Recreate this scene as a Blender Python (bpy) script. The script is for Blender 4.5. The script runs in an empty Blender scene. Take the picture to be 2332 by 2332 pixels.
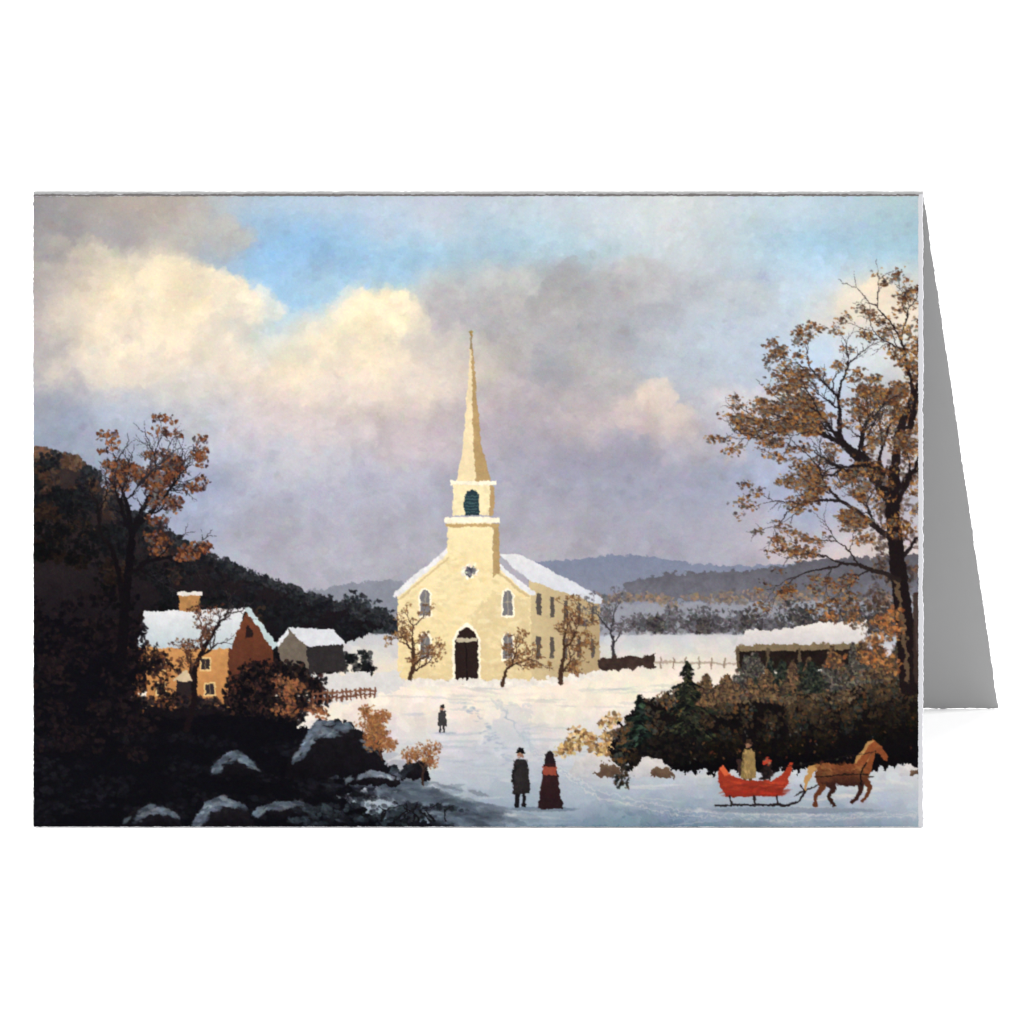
"""A folded greeting card standing on a seamless white studio sweep.

The card is real geometry: two stiff leaves hinged at a pressed fold, leaning against
each other like a tent, with a picture printed on the front leaf.  The picture is flat
print, as on the real card; it is a generic winter landscape brushed procedurally into the
ink colours of the print."""
import bpy, math
import numpy as np
from mathutils import Vector

scene = bpy.context.scene
col = scene.collection
R = math.radians

# ---------------------------------------------------------------- the printed picture
# A generic winter village landscape, brushed dab by dab into a raster of printing-ink
# colours (sRGB).  X, Y below are picture coordinates: 0..1675 across, 0..1198 down,
# offset by 63 / 362.
SC = 0.8
OX, OY = 63.0, 362.0
PW, PH = 1340, 958

def smooth(t):
    return t * t * (3 - 2 * t)

class Painter:
    def __init__(self, seed=5):
        self.rng = np.random.default_rng(seed)
        self.img = np.zeros((PH, PW, 3), np.float32)
        yy, xx = np.mgrid[0:PH, 0:PW].astype(np.float32)
        self.X = xx / SC + OX
        self.Y = yy / SC + OY
        self.wx = self.fbm(9, 3) * 3.2          # shaky-brush displacement for every outline
        self.wy = self.fbm(9, 3) * 3.2
        self.gr1, self.gr2 = self.fbm(7, 2), self.fbm(30, 3)

    def noise(self, cell):
        gh, gw = int(PH * 1.0 / (cell * SC)) + 3, int(PW * 1.0 / (cell * SC)) + 3
        g = self.rng.uniform(-1, 1, (gh, gw)).astype(np.float32)
        y = np.arange(PH, dtype=np.float32) / (cell * SC)
        x = np.arange(PW, dtype=np.float32) / (cell * SC)
        iy, ix = y.astype(int), x.astype(int)
        fy, fx = smooth(y - iy)[:, None], smooth(x - ix)[None, :]
        a, b = g[np.ix_(iy, ix)], g[np.ix_(iy, ix + 1)]
        c, d = g[np.ix_(iy + 1, ix)], g[np.ix_(iy + 1, ix + 1)]
        return (a * (1 - fx) + b * fx) * (1 - fy) + (c * (1 - fx) + d * fx) * fy

    def fbm(self, cell, octaves=4, gain=.55):
        out, amp, tot = 0, 1.0, 0
        for _ in range(octaves):
            out = out + self.noise(cell) * amp
            tot += amp
            amp *= gain
            cell *= .5
        return out / tot

    def mix(self, mask, col):
        m = mask[..., None]
        c = np.asarray(col, np.float32)
        self.img = self.img * (1 - m) + c * m

    # ---- filled outline with brushy edge
    def poly(self, pts, col, wob=1.0, alpha=1.0, grain=.05, col2=None, axis=1):
        p = np.asarray(pts, np.float32)
        x0, y0 = p.min(0) - 8
        x1, y1 = p.max(0) + 8
        j0, j1 = max(0, int((x0 - OX) * SC)), min(PW, int((x1 - OX) * SC) + 2)
        i0, i1 = max(0, int((y0 - OY) * SC)), min(PH, int((y1 - OY) * SC) + 2)
        if j1 <= j0 or i1 <= i0:
            return
        acc = np.zeros((i1 - i0, j1 - j0), np.float32)
        bx = self.X[i0:i1, j0:j1] + self.wx[i0:i1, j0:j1] * wob
        by = self.Y[i0:i1, j0:j1] + self.wy[i0:i1, j0:j1] * wob
        q = np.roll(p, -1, 0)
        for sx, sy in ((-.3, -.1), (.1, -.3), (.3, .1), (-.1, .3)):
            xs, ys = bx + sx / SC, by + sy / SC
            ins = np.zeros(acc.shape, bool)
            for (ax, ay), (cx, cy) in zip(p, q):
                if ay == cy:
                    continue
                cond = ((ay > ys) != (cy > ys)) & (xs < (cx - ax) * (ys - ay) / (cy - ay) + ax)
                ins ^= cond
            acc += ins
        acc *= alpha / 4
        c = np.asarray(col, np.float32) / 255
        if col2 is not None:
            c2 = np.asarray(col2, np.float32) / 255
            t = ((by - p[:, 1].min()) / max(1, np.ptp(p[:, 1])) if axis else (bx - p[:, 0].min()) / max(1, np.ptp(p[:, 0])))
            t = np.clip(t, 0, 1)[..., None]
            c = c * (1 - t) + c2 * t
        else:
            c = np.broadcast_to(c, acc.shape + (3,))
        g = (self.gr1[i0:i1, j0:j1] * .7 + self.gr2[i0:i1, j0:j1] * .6)[..., None]
        c = c * (1 + g * grain * 1.6)
        s = self.img[i0:i1, j0:j1]
        self.img[i0:i1, j0:j1] = s * (1 - acc[..., None]) + c * acc[..., None]

    def at(self, field, x, y):
        return field[int(np.clip((y - OY) * SC, 0, PH - 1)), int(np.clip((x - OX) * SC, 0, PW - 1))]

    # ---- one brush dab
    def dab(self, x, y, rx, ry, ang, col, alpha):
        px, py = (x - OX) * SC, (y - OY) * SC
        R = max(rx, ry) * SC + 1.5
        j0, j1 = max(0, int(px - R)), min(PW, int(px + R) + 2)
        i0, i1 = max(0, int(py - R)), min(PH, int(py + R) + 2)
        if j1 <= j0 or i1 <= i0:
            return
        dx = np.arange(j0, j1, dtype=np.float32)[None, :] - px
        dy = np.arange(i0, i1, dtype=np.float32)[:, None] - py
        ca, sa = math.cos(ang), math.sin(ang)
        u = (dx * ca + dy * sa) / (rx * SC)
        v = (-dx * sa + dy * ca) / (ry * SC)
        d = np.sqrt(u * u + v * v)
        m = np.clip((1 - d) * min(rx, ry) * SC * .9 + .35, 0, 1) * alpha
        s = self.img[i0:i1, j0:j1]
        self.img[i0:i1, j0:j1] = s * (1 - m[..., None]) + np.asarray(col, np.float32) * m[..., None]

    def pick(self, pal, jit=.06):
        c = np.asarray(pal[self.rng.integers(len(pal))], np.float32) / 255
        return np.clip(c * (1 + self.rng.normal(0, jit) + self.rng.normal(0, jit * .3, 3)), 0, 1)

    # ---- dabs inside an ellipse
    def cluster(self, cx, cy, rx, ry, n, pal, size=(2, 5), alpha=.85, ang=None, jit=.1, edge=.75, flat=1.0):
        for _ in range(n):
            r = self.rng.random() ** edge
            a = self.rng.random() * 2 * math.pi
            x, y = cx + math.cos(a) * r * rx, cy + math.sin(a) * r * ry
            s = self.rng.uniform(*size)
            th = self.rng.random() * math.pi if ang is None else ang + self.rng.normal(0, .3)
            self.dab(x, y, s, s * self.rng.uniform(.45, .9) * flat, th, self.pick(pal, jit), alpha)

    # ---- tapered stroke through points (x, y, radius)
    def stroke(self, pts, col, alpha=1.0, wob=.6):
        c = np.asarray(col, np.float32) / 255
        for (xa, ya, ra), (xb, yb, rb) in zip(pts, pts[1:]):
            R = max(ra, rb) + 4
            j0, j1 = max(0, int((min(xa, xb) - R - OX) * SC)), min(PW, int((max(xa, xb) + R - OX) * SC) + 2)
            i0, i1 = max(0, int((min(ya, yb) - R - OY) * SC)), min(PH, int((max(ya, yb) + R - OY) * SC) + 2)
            if j1 <= j0 or i1 <= i0:
                continue
            x = self.X[i0:i1, j0:j1] + self.wx[i0:i1, j0:j1] * wob
            y = self.Y[i0:i1, j0:j1] + self.wy[i0:i1, j0:j1] * wob
            L2 = (xb - xa) ** 2 + (yb - ya) ** 2 + 1e-6
            t = np.clip(((x - xa) * (xb - xa) + (y - ya) * (yb - ya)) / L2, 0, 1)
            d = np.hypot(x - xa - t * (xb - xa), y - ya - t * (yb - ya)) - (ra + (rb - ra) * t)
            m = np.clip(.5 - d * SC, 0, 1) * alpha
            s = self.img[i0:i1, j0:j1]
            self.img[i0:i1, j0:j1] = s * (1 - m[..., None]) + c * m[..., None]

    # ---- branching limb; calls leaf(x, y, depth) at its twigs
    def limb(self, x, y, ang, length, rad, depth, col, leaf=None, spread=.55, lift=.06, shrink=.74):
        segs = 4
        pts = [(x, y, rad)]
        a = ang
        tips = []
        for k in range(segs):
            a += self.rng.normal(0, .16)
            a += lift * math.sin(-math.pi / 2 - a)
            x += math.cos(a) * length / segs
            y += math.sin(a) * length / segs
            r = rad * (1 - (k + 1) / segs * .42)
            pts.append((x, y, r))
            tips.append((x, y, a, r))
        cc = [min(255, c + (3 - min(depth, 3)) * 12) for c in col]
        self.stroke(pts, cc, .96)
        if depth == 0 or rad < .5:
            if leaf:
                leaf(x, y, depth)
            return
        for k, (tx, ty, ta, tr) in enumerate(tips):
            if k == segs - 1:
                for sgn in (-1, 1):
                    self.limb(tx, ty, ta + sgn * self.rng.uniform(.2, spread), length * shrink * self.rng.uniform(.8, 1.1),
                              tr * .8, depth - 1, col, leaf, spread, lift, shrink)
            elif self.rng.random() < .62:
                sgn = self.rng.choice((-1, 1))
                self.limb(tx, ty, ta + sgn * self.rng.uniform(.45, .95), length * shrink * self.rng.uniform(.5, .85),
                          tr * .55, depth - 1, col, leaf, spread, lift, shrink)
        if leaf and depth <= 1:
            leaf(x, y, depth)

    # ---- brush texture laid over an area: dabs that take up the colour under them
    def scumble(self, mask, n, size=(4, 11), jit=.035, alpha=.5, ang=0.0, hue=.02):
        ii, jj = np.nonzero(mask)
        if not len(ii):
            return
        k = self.rng.integers(len(ii), size=n)
        for i, j in zip(ii[k], jj[k]):
            c = self.img[i, j] * (1 + self.rng.normal(0, jit)) + self.rng.normal(0, hue, 3)
            s = self.rng.uniform(*size)
            self.dab(j / SC + OX + self.rng.normal(0, 3), i / SC + OY + self.rng.normal(0, 3), s, s * self.rng.uniform(.35, .7),
                     ang + self.rng.normal(0, .7), np.clip(c, 0, 1), alpha)

    def cloud(self, lobes, top, base, soft=9, fade=150, alpha=.95):
        d = np.full((PH, PW), 1e9, np.float32)
        rl = lambda f: np.roll(f, (int(self.rng.integers(PH)), int(self.rng.integers(PW))), (0, 1))
        n = rl(self.cn[0]) * 40
        ytop = min(y - r for x, y, r in lobes)
        for x, y, r in lobes:
            d = np.minimum(d, np.hypot(self.X - x, (self.Y - y) * 1.15) - r)
        d = d + n
        cx = max(x + r for x, y, r in lobes)
        sf = soft + 75 * np.clip((cx - 90 - self.X) / 230, 0, 1) + 60 * np.clip((self.Y - ytop - 90) / 160, 0, 1)
        m = smooth(np.clip(.5 - d / (2 * sf), 0, 1))
        # the body melts away downwards, only the crown has an edge
        depth = np.clip(-d / 90, 0, 1)
        t = np.clip((self.Y - ytop) / fade + rl(self.cn[1]) * .3, 0, 1)
        m = m * alpha * (1 - smooth(np.clip((t - .45) / .55, 0, 1)))
        tt = np.clip(t * .75 + (1 - depth) * .15 + rl(self.cn[2]) * .16, 0, 1)[..., None]
        c = np.asarray(top, np.float32) / 255 * (1 - tt) + np.asarray(base, np.float32) / 255 * tt
        self.img = self.img * (1 - m[..., None]) + c * m[..., None]

    def horse(self, gx, gy, s, face, body, dark, light):
        f = lambda pts: [(gx + face * x * s, gy - y * s) for x, y in pts]
        g = lambda pts: [(gx + face * x * s, gy - y * s, r * s) for x, y, r in pts]
        for leg in ([(.38, .58, .09), (.4, .34, .05), (.31, .17, .032), (.22, .1, .04)],
                    [(-.38, .62, .14), (-.2, .4, .065), (-.32, .22, .038), (-.2, .02, .042)]):
            self.stroke(g(leg), dark, 1, .4)
        self.stroke(g([(-.56, .9, .05), (-.7, .86, .07), (-.8, .62, .065), (-.84, .38, .02)]), light, 1, .8)
        self.poly(f([(.56, .86), (.36, 1.0), (.05, .93), (-.22, .95), (-.42, .99), (-.56, .9), (-.61, .72), (-.52, .58),
                     (-.3, .54), (.0, .47), (.25, .46), (.44, .5), (.57, .62), (.61, .75)]), body, .8, 1, .1, dark)
        self.poly(f([(.25, .97), (.42, 1.16), (.56, 1.36), (.7, 1.46), (.82, 1.34), (.74, 1.2), (.69, 1.0), (.6, .74), (.42, .8)]), body, .6, 1, .1)
        self.poly(f([(.63, 1.44), (.68, 1.53), (.74, 1.45), (.86, 1.36), (1.03, 1.13), (1.0, 1.05), (.92, 1.05), (.8, 1.18), (.7, 1.24)]), body, .5, 1, .1)
        self.stroke(g([(.3, 1.02, .035), (.44, 1.22, .045), (.58, 1.42, .04), (.68, 1.47, .02)]), light, .9, .8)
        for leg in ([(.47, .64, .1), (.62, .42, .055), (.52, .2, .036), (.44, .14, .042)],
                    [(-.45, .68, .17), (-.46, .42, .075), (-.62, .22, .04), (-.62, .02, .045)]):
            self.stroke(g(leg), [int(a * .55 + b * .45) for a, b in zip(body, dark)], 1, .4)
        self.cluster(gx + face * .1 * s, gy - .84 * s, .4 * s, .07 * s, 26, [light, body], (2, 4), .35)
        for _ in range(240):
            a, b = self.rng.uniform(-.6, .58), self.rng.uniform(.5, .97)
            if abs(a) > .5 and b < .6:
                continue
            t = (b - .5) / .47
            hot = max(math.exp(-((a + .36) ** 2 + (b - .82) ** 2) / .03), math.exp(-((a - .42) ** 2 + (b - .8) ** 2) / .02))
            c = np.asarray(dark) / 255 * (1 - t) + np.asarray(body) / 255 * t
            c = c * (1 - hot * .5) + np.asarray(light) / 255 * hot * .5
            self.dab(gx + face * a * s, gy - b * s, .07 * s, .025 * s, self.rng.normal(.3, .5), np.clip(c * self.rng.normal(1, .12), 0, 1), .4)
        for _ in range(40):
            t = self.rng.random()
            self.dab(gx + face * (.5 + .3 * t) * s, gy - (.95 + .42 * t) * s, .05 * s, .02 * s, -.9 * face, self.pick([dark, body, light], .1), .4)
        self.stroke(g([(.52, .98, .018), (.4, .72, .018), (.4, .48, .016)]), (20, 16, 16), .9, .3)
        self.stroke(g([(.56, .72, .014), (.0, .72, .012), (-.6, .66, .012)]), (20, 16, 16), .85, .3)

    def person(self, x, gy, h, coat, legs, skin=(150, 110, 90), hat=(20, 18, 20), brim=True, lean=0.0):
        f = lambda pts: [(x + a * h + lean * b * h, gy - b * h) for a, b in pts]
        for a in (-.06, .05):
            self.poly(f([(a - .035, .3), (a + .035, .3), (a + .03, .0), (a - .04, .0)]), legs, .4)
        self.poly(f([(-.07, .82), (.07, .82), (.13, .72), (.14, .5), (.15, .24), (-.14, .22), (-.14, .5), (-.13, .72)]), coat, .6, 1, .12)
        self.poly(f([(-.13, .74), (-.09, .74), (-.11, .42), (-.165, .42)]), [int(c * .75) for c in coat], .5)
        for _ in range(int(h * .7)):
            a, b = self.rng.uniform(-.12, .13), self.rng.uniform(.25, .8)
            k = 1.5 - 3.6 * (a + .12)
            self.dab(x + a * h, gy - b * h, .03 * h, .012 * h, 1.4, np.clip(np.asarray(coat) / 255 * (.75 + max(0, k) * .5), 0, 1), .5)
        self.cluster(x + lean * .88 * h, gy - .88 * h, .045 * h, .05 * h, 14, [skin], (2, 3), .9)
        if brim:
            self.poly(f([(-.085, .92), (.085, .92), (.085, .945), (-.085, .945)]), hat, .3)
            self.poly(f([(-.055, .94), (.055, .94), (.05, 1.02), (-.05, 1.02)]), hat, .3)
        else:
            self.poly(f([(-.06, .84), (.06, .84), (.06, .95), (.0, .99), (-.06, .95)]), hat, .4)

    # ------------------------------------------------------------------ the picture
    def paint(self):
        X, Y, rng = self.X, self.Y, self.rng
        # ---- sky: broad washes of colour, pulled about by noise
        gx = [63, 300, 550, 800, 1050, 1300, 1550, 1738]
        gy = [362, 450, 560, 680, 800, 920, 1060]
        G = [[(148, 147, 152), (180, 172, 166), (178, 198, 218), (192, 202, 218), (196, 206, 218), (206, 212, 216), (186, 206, 222), (178, 198, 206)],
             [(158, 155, 160), (168, 166, 170), (150, 190, 226), (160, 194, 220), (178, 202, 216), (194, 202, 210), (168, 200, 222), (162, 192, 208)],
             [(176, 169, 171), (216, 205, 190), (162, 198, 228), (208, 208, 204), (170, 172, 179), (180, 182, 188), (188, 208, 226), (205, 204, 198)],
             [(166, 164, 174), (214, 206, 200), (224, 214, 202), (220, 208, 196), (166, 167, 177), (178, 184, 194), (184, 204, 228), (206, 202, 198)],
             [(150, 160, 180), (176, 184, 202), (208, 198, 202), (194, 184, 190), (170, 163, 174), (176, 170, 180), (178, 184, 204), (194, 188, 190)],
             [(150, 156, 176), (160, 170, 196), (180, 182, 200), (174, 174, 190), (162, 162, 178), (158, 162, 182), (166, 174, 200), (180, 178, 192)],
             [(160, 165, 182), (166, 170, 190), (172, 172, 186), (170, 169, 182), (168, 166, 178), (166, 166, 182), (196, 186, 192), (206, 196, 196)]]
        G = np.asarray(G, np.float32) / 255
        xw = X + self.fbm(150, 5) * 95
        yw = Y + self.fbm(150, 5) * 70
        fx = np.interp(xw, gx, np.arange(8))
        fy = np.interp(yw, gy, np.arange(7))
        ix, iy = np.minimum(fx.astype(int), 6), np.minimum(fy.astype(int), 5)
        tx, ty = smooth(fx - ix)[..., None], smooth(fy - iy)[..., None]
        self.img = ((G[iy, ix] * (1 - tx) + G[iy, ix + 1] * tx) * (1 - ty) + (G[iy + 1, ix] * (1 - tx) + G[iy + 1, ix + 1] * tx) * ty).astype(np.float32)
        self.img *= (1 + self.fbm(60, 4) * .045)[..., None]
        self.cn = [self.fbm(80, 6, .62), self.fbm(60, 4), self.fbm(45, 4)]
        # cumulus banks
        self.cloud([(900, 560, 60), (1010, 590, 75), (1120, 570, 80), (1215, 540, 60), (830, 620, 60), (1080, 660, 110)], (190, 189, 190), (166, 165, 175), 14, 330, .8)
        self.cloud([(215, 545, 60), (300, 520, 62), (380, 555, 70), (440, 580, 58), (330, 640, 110), (180, 620, 90)], (250, 234, 200), (214, 206, 204), 7, 300, .9)
        self.cloud([(610, 650, 62), (690, 605, 66), (750, 590, 55), (560, 690, 66), (700, 680, 80)], (250, 236, 204), (218, 206, 200), 8, 300)
        self.cloud([(1600, 580, 52), (1660, 570, 50), (1545, 610, 44), (1720, 595, 50)], (240, 222, 196), (208, 204, 204), 9, 150, .9)
        self.cloud([(1225, 765, 40), (1180, 800, 50), (1265, 800, 44), (1120, 830, 52)], (226, 208, 192), (170, 164, 180), 9, 190, .85)
        self.cloud([(1375, 760, 44), (1440, 770, 40)], (222, 210, 202), (184, 186, 204), 12, 130, .7)
        self.cloud([(930, 800, 60), (1000, 770, 60), (1050, 830, 70)], (168, 162, 174), (164, 162, 178), 18, 260, .5)
        for lobes, top, base, sf, fd, al in (
                ([(1000, 575, 44), (1070, 545, 58), (1150, 560, 52), (1220, 600, 56), (1120, 620, 70)], (178, 178, 182), (150, 150, 162), 6, 300, .85),
                ([(800, 600, 34), (850, 570, 44), (905, 590, 44), (960, 620, 50)], (184, 182, 186), (156, 154, 166), 6, 280, .8),
                ([(1190, 770, 36), (1240, 745, 40), (1290, 785, 34), (1130, 810, 44)], (232, 212, 192), (166, 160, 178), 6, 200, .85),
                ([(1090, 880, 60), (1180, 860, 60), (1270, 890, 54)], (156, 156, 176), (160, 162, 182), 9, 200, .7)):
            self.cloud(lobes, top, base, sf, fd, al)
        for _ in range(44):                                    # tumbling billows, each with a lit crown
            bx, by = rng.uniform(40, 1760), rng.uniform(430, 930)
            r0 = rng.uniform(26, 62)
            i, j = int(np.clip((by - OY) * SC, 0, PH - 1)), int(np.clip((bx - OX) * SC, 0, PW - 1))
            c = self.img[i, j] * 255
            if c[2] > c[0] + 26:
                continue
            hi = np.clip(c * rng.uniform(1.04, 1.12) + (8, 5, -4), 0, 252)
            lobes = [(bx + rng.normal(0, r0 * .9), by + rng.normal(0, r0 * .3), r0 * rng.uniform(.5, 1)) for _k in range(5)]
            self.cloud(lobes, hi, c * rng.uniform(.92, .98), rng.uniform(5, 12), rng.uniform(70, 130), rng.uniform(.45, .8))
        ridgen = 1 - np.abs(self.fbm(90, 5, .6)) * 2.4
        self.img *= (1 + np.clip(ridgen - .45, -.6, .6) * .06 * np.clip((Y - 380) / 100, 0, 1))[..., None]
        sky = Y < 1100
        lift = np.exp(-((X - 1400) / 190) ** 2 - ((Y - 640) / 120) ** 2)[..., None] * .55
        self.img = self.img * (1 - lift) + np.asarray((192, 206, 226), np.float32) / 255 * (.97 + .08 * self.cn[1][..., None]) * lift
        self.scumble(sky, 15000, (4, 12), .02, .42, -.25, .012)
        self.scumble(sky, 9000, (2, 5), .025, .4, .2, .014)

        self.clump = self.fbm(58, 3)
        # ---- far country
        self.poly([(1000, 1056), (1090, 1052), (1150, 1042), (1230, 1044), (1300, 1058), (1400, 1064), (1480, 1060), (1560, 1052), (1765, 1046), (1765, 1200), (1000, 1200)],
                  (128, 136, 160), 1.5, 1, .03, (146, 148, 162))
        self.poly([(1180, 1096), (1260, 1078), (1360, 1074), (1440, 1070), (1520, 1056), (1610, 1046), (1765, 1040), (1765, 1130), (1180, 1130)],
                  (92, 90, 98), 2.5, .92, .08, (112, 112, 124))
        self.poly([(520, 1118), (600, 1108), (680, 1094), (760, 1088), (780, 1240), (520, 1240)], (142, 146, 160), 2, 1, .04, (126, 130, 142))
        self.poly([(1000, 1130), (1200, 1136), (1500, 1128), (1765, 1120), (1765, 1230), (1000, 1230)], (152, 154, 166), 2, .9, .04, (150, 152, 162))
        for _ in range(46):
            x = rng.uniform(1120, 1700)
            self.cluster(x, 1128 + rng.normal(0, 5) - (x - 1100) * .012, 26, 7, 22, [(112, 106, 108), (136, 118, 104), (100, 100, 112), (160, 132, 104)], (2, 5), .6)
        for _ in range(70):
            x = rng.uniform(1010, 1720)
            h = rng.uniform(12, 30)
            self.cluster(x, 1186 - h * .6, 20, h, 40, [(94, 92, 98), (80, 78, 84), (112, 110, 118), (70, 66, 70)], (2, 5), .75)
        for x, h in ((1240, 34), (1420, 48), (1500, 62), (1530, 50), (1600, 64), (1660, 80), (1330, 30)):
            self.cluster(x, 1196 - h * .55, h * .5, h * .6, 150, [(70, 66, 68), (52, 50, 54), (92, 86, 84)], (2, 5), .85)
        for _ in range(24):
            x = rng.uniform(600, 770)
            self.cluster(x, 1180 + rng.normal(0, 20), 24, 26, 50, [(44, 48, 54), (62, 66, 74), (30, 32, 38)], (2, 6), .85)

        # ---- snow ground
        sy = [1185, 1215, 1260, 1300, 1345, 1400, 1440, 1480, 1520, 1560]
        sc = np.asarray([(186, 190, 202), (206, 204, 206), (228, 219, 208), (238, 228, 214), (230, 222, 214), (206, 206, 212),
                         (200, 201, 208), (180, 188, 200), (150, 164, 180), (108, 132, 152)], np.float32) / 255
        yy = np.clip(Y + self.fbm(120, 4) * 26 - np.clip(X - 1250, 0, 500) * .055, 1185, 1560)
        base = np.stack([np.interp(yy, sy, sc[:, k]) for k in range(3)], -1)
        hor = 1192 + self.fbm(200, 3) * 5
        m = np.clip((Y - hor) / 3, 0, 1) * (X > 560)
        m = np.maximum(m, np.clip((Y - 1262) / 3, 0, 1))
        self.mix(m, base)
        streak = self.fbm(90, 3)
        self.scumble((Y > 1200) & (X > 560), 4200, (7, 20), .025, .4, 0, .012)
        for _ in range(260):                                   # sleigh tracks and drifts
            x, y = rng.uniform(760, 1700), rng.uniform(1290, 1555)
            self.dab(x, y, rng.uniform(18, 60), rng.uniform(1.5, 4), rng.normal(.0, .06), self.pick([(166, 178, 194), (226, 218, 210), (176, 180, 190)], .03), .3)
        for k in range(5):
            o = k * 9
            pts = [(1738, 1530 + o * .3), (1500, 1536 + o * .4), (1280, 1522 + o * .6), (1120, 1480 + o * .7), (1010, 1410 + o * .3), (960, 1350), (930 + o * .4, 1318)]
            self.stroke([(x, y, 1.6) for x, y in pts], [(168, 180, 196), (214, 212, 214), (156, 170, 188), (220, 214, 210), (164, 176, 194)][k], .4, 2.5)
        for _ in range(90):
            t = rng.random()
            self.dab(880 + 150 * t + rng.normal(0, 10), 1320 + 210 * t, 4 + 3 * t, 1.6 + t, rng.normal(0, .2), (.62, .67, .74), .5)
        self.poly([(740, 1560), (800, 1470), (905, 1395), (960, 1330), (1010, 1330), (1000, 1400), (1060, 1480), (1240, 1560)], (172, 184, 200), 5, .3, .02)

        # ---- wooded hill on the left
        ridge = [(40, 836), (63, 842), (95, 846), (130, 856), (165, 878), (190, 906), (215, 938), (250, 962), (290, 984), (330, 1010), (380, 1040),
                 (430, 1058), (480, 1080), (530, 1096), (580, 1118), (640, 1132), (700, 1150), (745, 1166)]
        self.poly(ridge + [(700, 1190), (560, 1250), (420, 1300), (40, 1300)], (58, 48, 48), 3, 1, .12, (14, 12, 19))
        for (xa, ya), (xb, yb) in zip(ridge, ridge[1:]):
            for k in range(6):
                t = rng.random()
                x, y = xa + (xb - xa) * t, ya + (yb - ya) * t
                warm = max(0, 1 - (x - 63) / 200)
                pal = [(98, 76, 62), (120, 86, 66), (84, 70, 66)] if rng.random() < warm else [(40, 42, 46), (30, 32, 38), (56, 58, 62)]
                self.cluster(x, y + 6, rng.uniform(10, 22), rng.uniform(8, 16), 34, pal, (2, 5), .85)
        for _ in range(190):
            x = 63 + 640 * rng.random() ** 1.4
            top = np.interp(x, [p[0] for p in ridge], [p[1] for p in ridge])
            y = top + 8 + 190 * rng.random()
            d = (y - top) / 190
            warm = rng.random() < max(.1, .75 - (x - 63) / 330) * (1 - d * .6)
            pal = [(76, 54, 44), (58, 42, 40), (92, 70, 56)] if warm else [(30, 32, 38), (22, 22, 28), (40, 44, 48)]
            pal = [tuple(int(c * (1 - .62 * d)) for c in p) for p in pal]
            self.cluster(x, y, rng.uniform(12, 30), rng.uniform(10, 22), 40, pal, (2, 6), .7)

        # ---- church
        wall, wallS, trim, snow = (240, 226, 186), (204, 184, 146), (246, 238, 218), (226, 226, 230)
        glass, sill = (122, 120, 124), (248, 240, 220)
        self.poly([(1000, 1078), (1134, 1136), (1134, 1268), (1000, 1284)], (206, 188, 150), .3, 1, .03, (176, 156, 122), 0)      # nave side
        self.poly([(940, 1040), (990, 1044), (1140, 1124), (1136, 1138), (1002, 1092)], snow, .8, 1, .03, (206, 210, 222))    # nave roof
        for k in range(5):
            t = .14 + k * .19
            x = 1000 + 134 * t
            w = 9 - k * .7
            for a, b in ((1112 + 30 * t, 1154 + 24 * t), (1196 + 6 * t, 1240 - 2 * t)):
                self.poly([(x - w / 2, a), (x + w / 2, a + 2), (x + w / 2, b), (x - w / 2, b)], (92, 84, 80), .4)
        self.poly([(752, 1284), (752, 1112), (876, 1012), (1004, 1112), (1004, 1284)], wall, .6, 1, .025, (230, 210, 164))
        self.poly([(744, 1114), (876, 1004), (1012, 1114), (1012, 1120), (1002, 1119), (876, 1014), (756, 1120), (744, 1122)], snow, .8)
        self.poly([(880, 1284), (884, 1180), (930, 1110), (1004, 1128), (1004, 1284)], wallS, 4, .42, .03)                       # dusk on the gable
        self.poly([(752, 1284), (800, 1262), (870, 1238), (870, 1284)], wallS, 4, .4, .03)
        # tower standing on the ridge
        self.poly([(846, 1086), (846, 982), (932, 982), (932, 1086), (889, 1052)], wall, .5, 1, .025, (234, 216, 172))
        self.poly([(932, 982), (944, 988), (944, 1076), (932, 1086)], (176, 150, 108), .5)
        self.poly([(840, 982), (840, 971), (946, 971), (946, 982)], trim, .3)
        self.poly([(842, 990), (842, 984), (944, 984), (944, 990)], (190, 162, 116), .5)
        self.poly([(856, 968), (856, 910), (926, 910), (926, 968)], (238, 224, 186), .5)
        self.poly([(926, 910), (934, 912), (934, 968), (926, 968)], (182, 154, 112), .5)
        self.poly([(878, 968), (878, 932), (884, 922), (892, 918), (900, 922), (906, 932), (906, 968)], (42, 62, 70), .4)
        for k in range(6):
            self.stroke([(880, 932 + k * 6, .8), (904, 932 + k * 6, .8)], (84, 116, 118), .8, .3)
        self.poly([(851, 910), (851, 902), (938, 902), (938, 910)], trim, .3)
        self.poly([(864, 902), (876, 830), (889, 646), (893, 646), (908, 830), (926, 902)], (228, 212, 180), .5, 1, .04, (240, 222, 184))
        self.poly([(900, 902), (895, 830), (891, 646), (894, 646), (909, 830), (928, 902)], (176, 148, 104), .5, .9, .05)
        self.stroke([(891, 650, 2.2), (891, 616, 1.2)], (150, 134, 104), 1, .2)
        self.cluster(891, 622, 4, 4, 16, [(166, 140, 84)], (2, 3), .9)
        for _ in range(420):
            x, y = rng.uniform(756, 1000), rng.uniform(1030, 1280)
            if y > 1012 + abs(x - 876) * .8 + 10:
                self.dab(x, y, rng.uniform(5, 14), rng.uniform(2, 5), rng.normal(0, .4), self.pick([wall, wallS, (250, 238, 204), (232, 206, 150)], .03), .22)
        self.stroke([(756, 1126, 2), (846, 1050, 2)], (190, 166, 124), .55, .5)
        self.stroke([(936, 1072, 2.5), (1000, 1122, 2.5)], (176, 152, 112), .5, .5)
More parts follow.
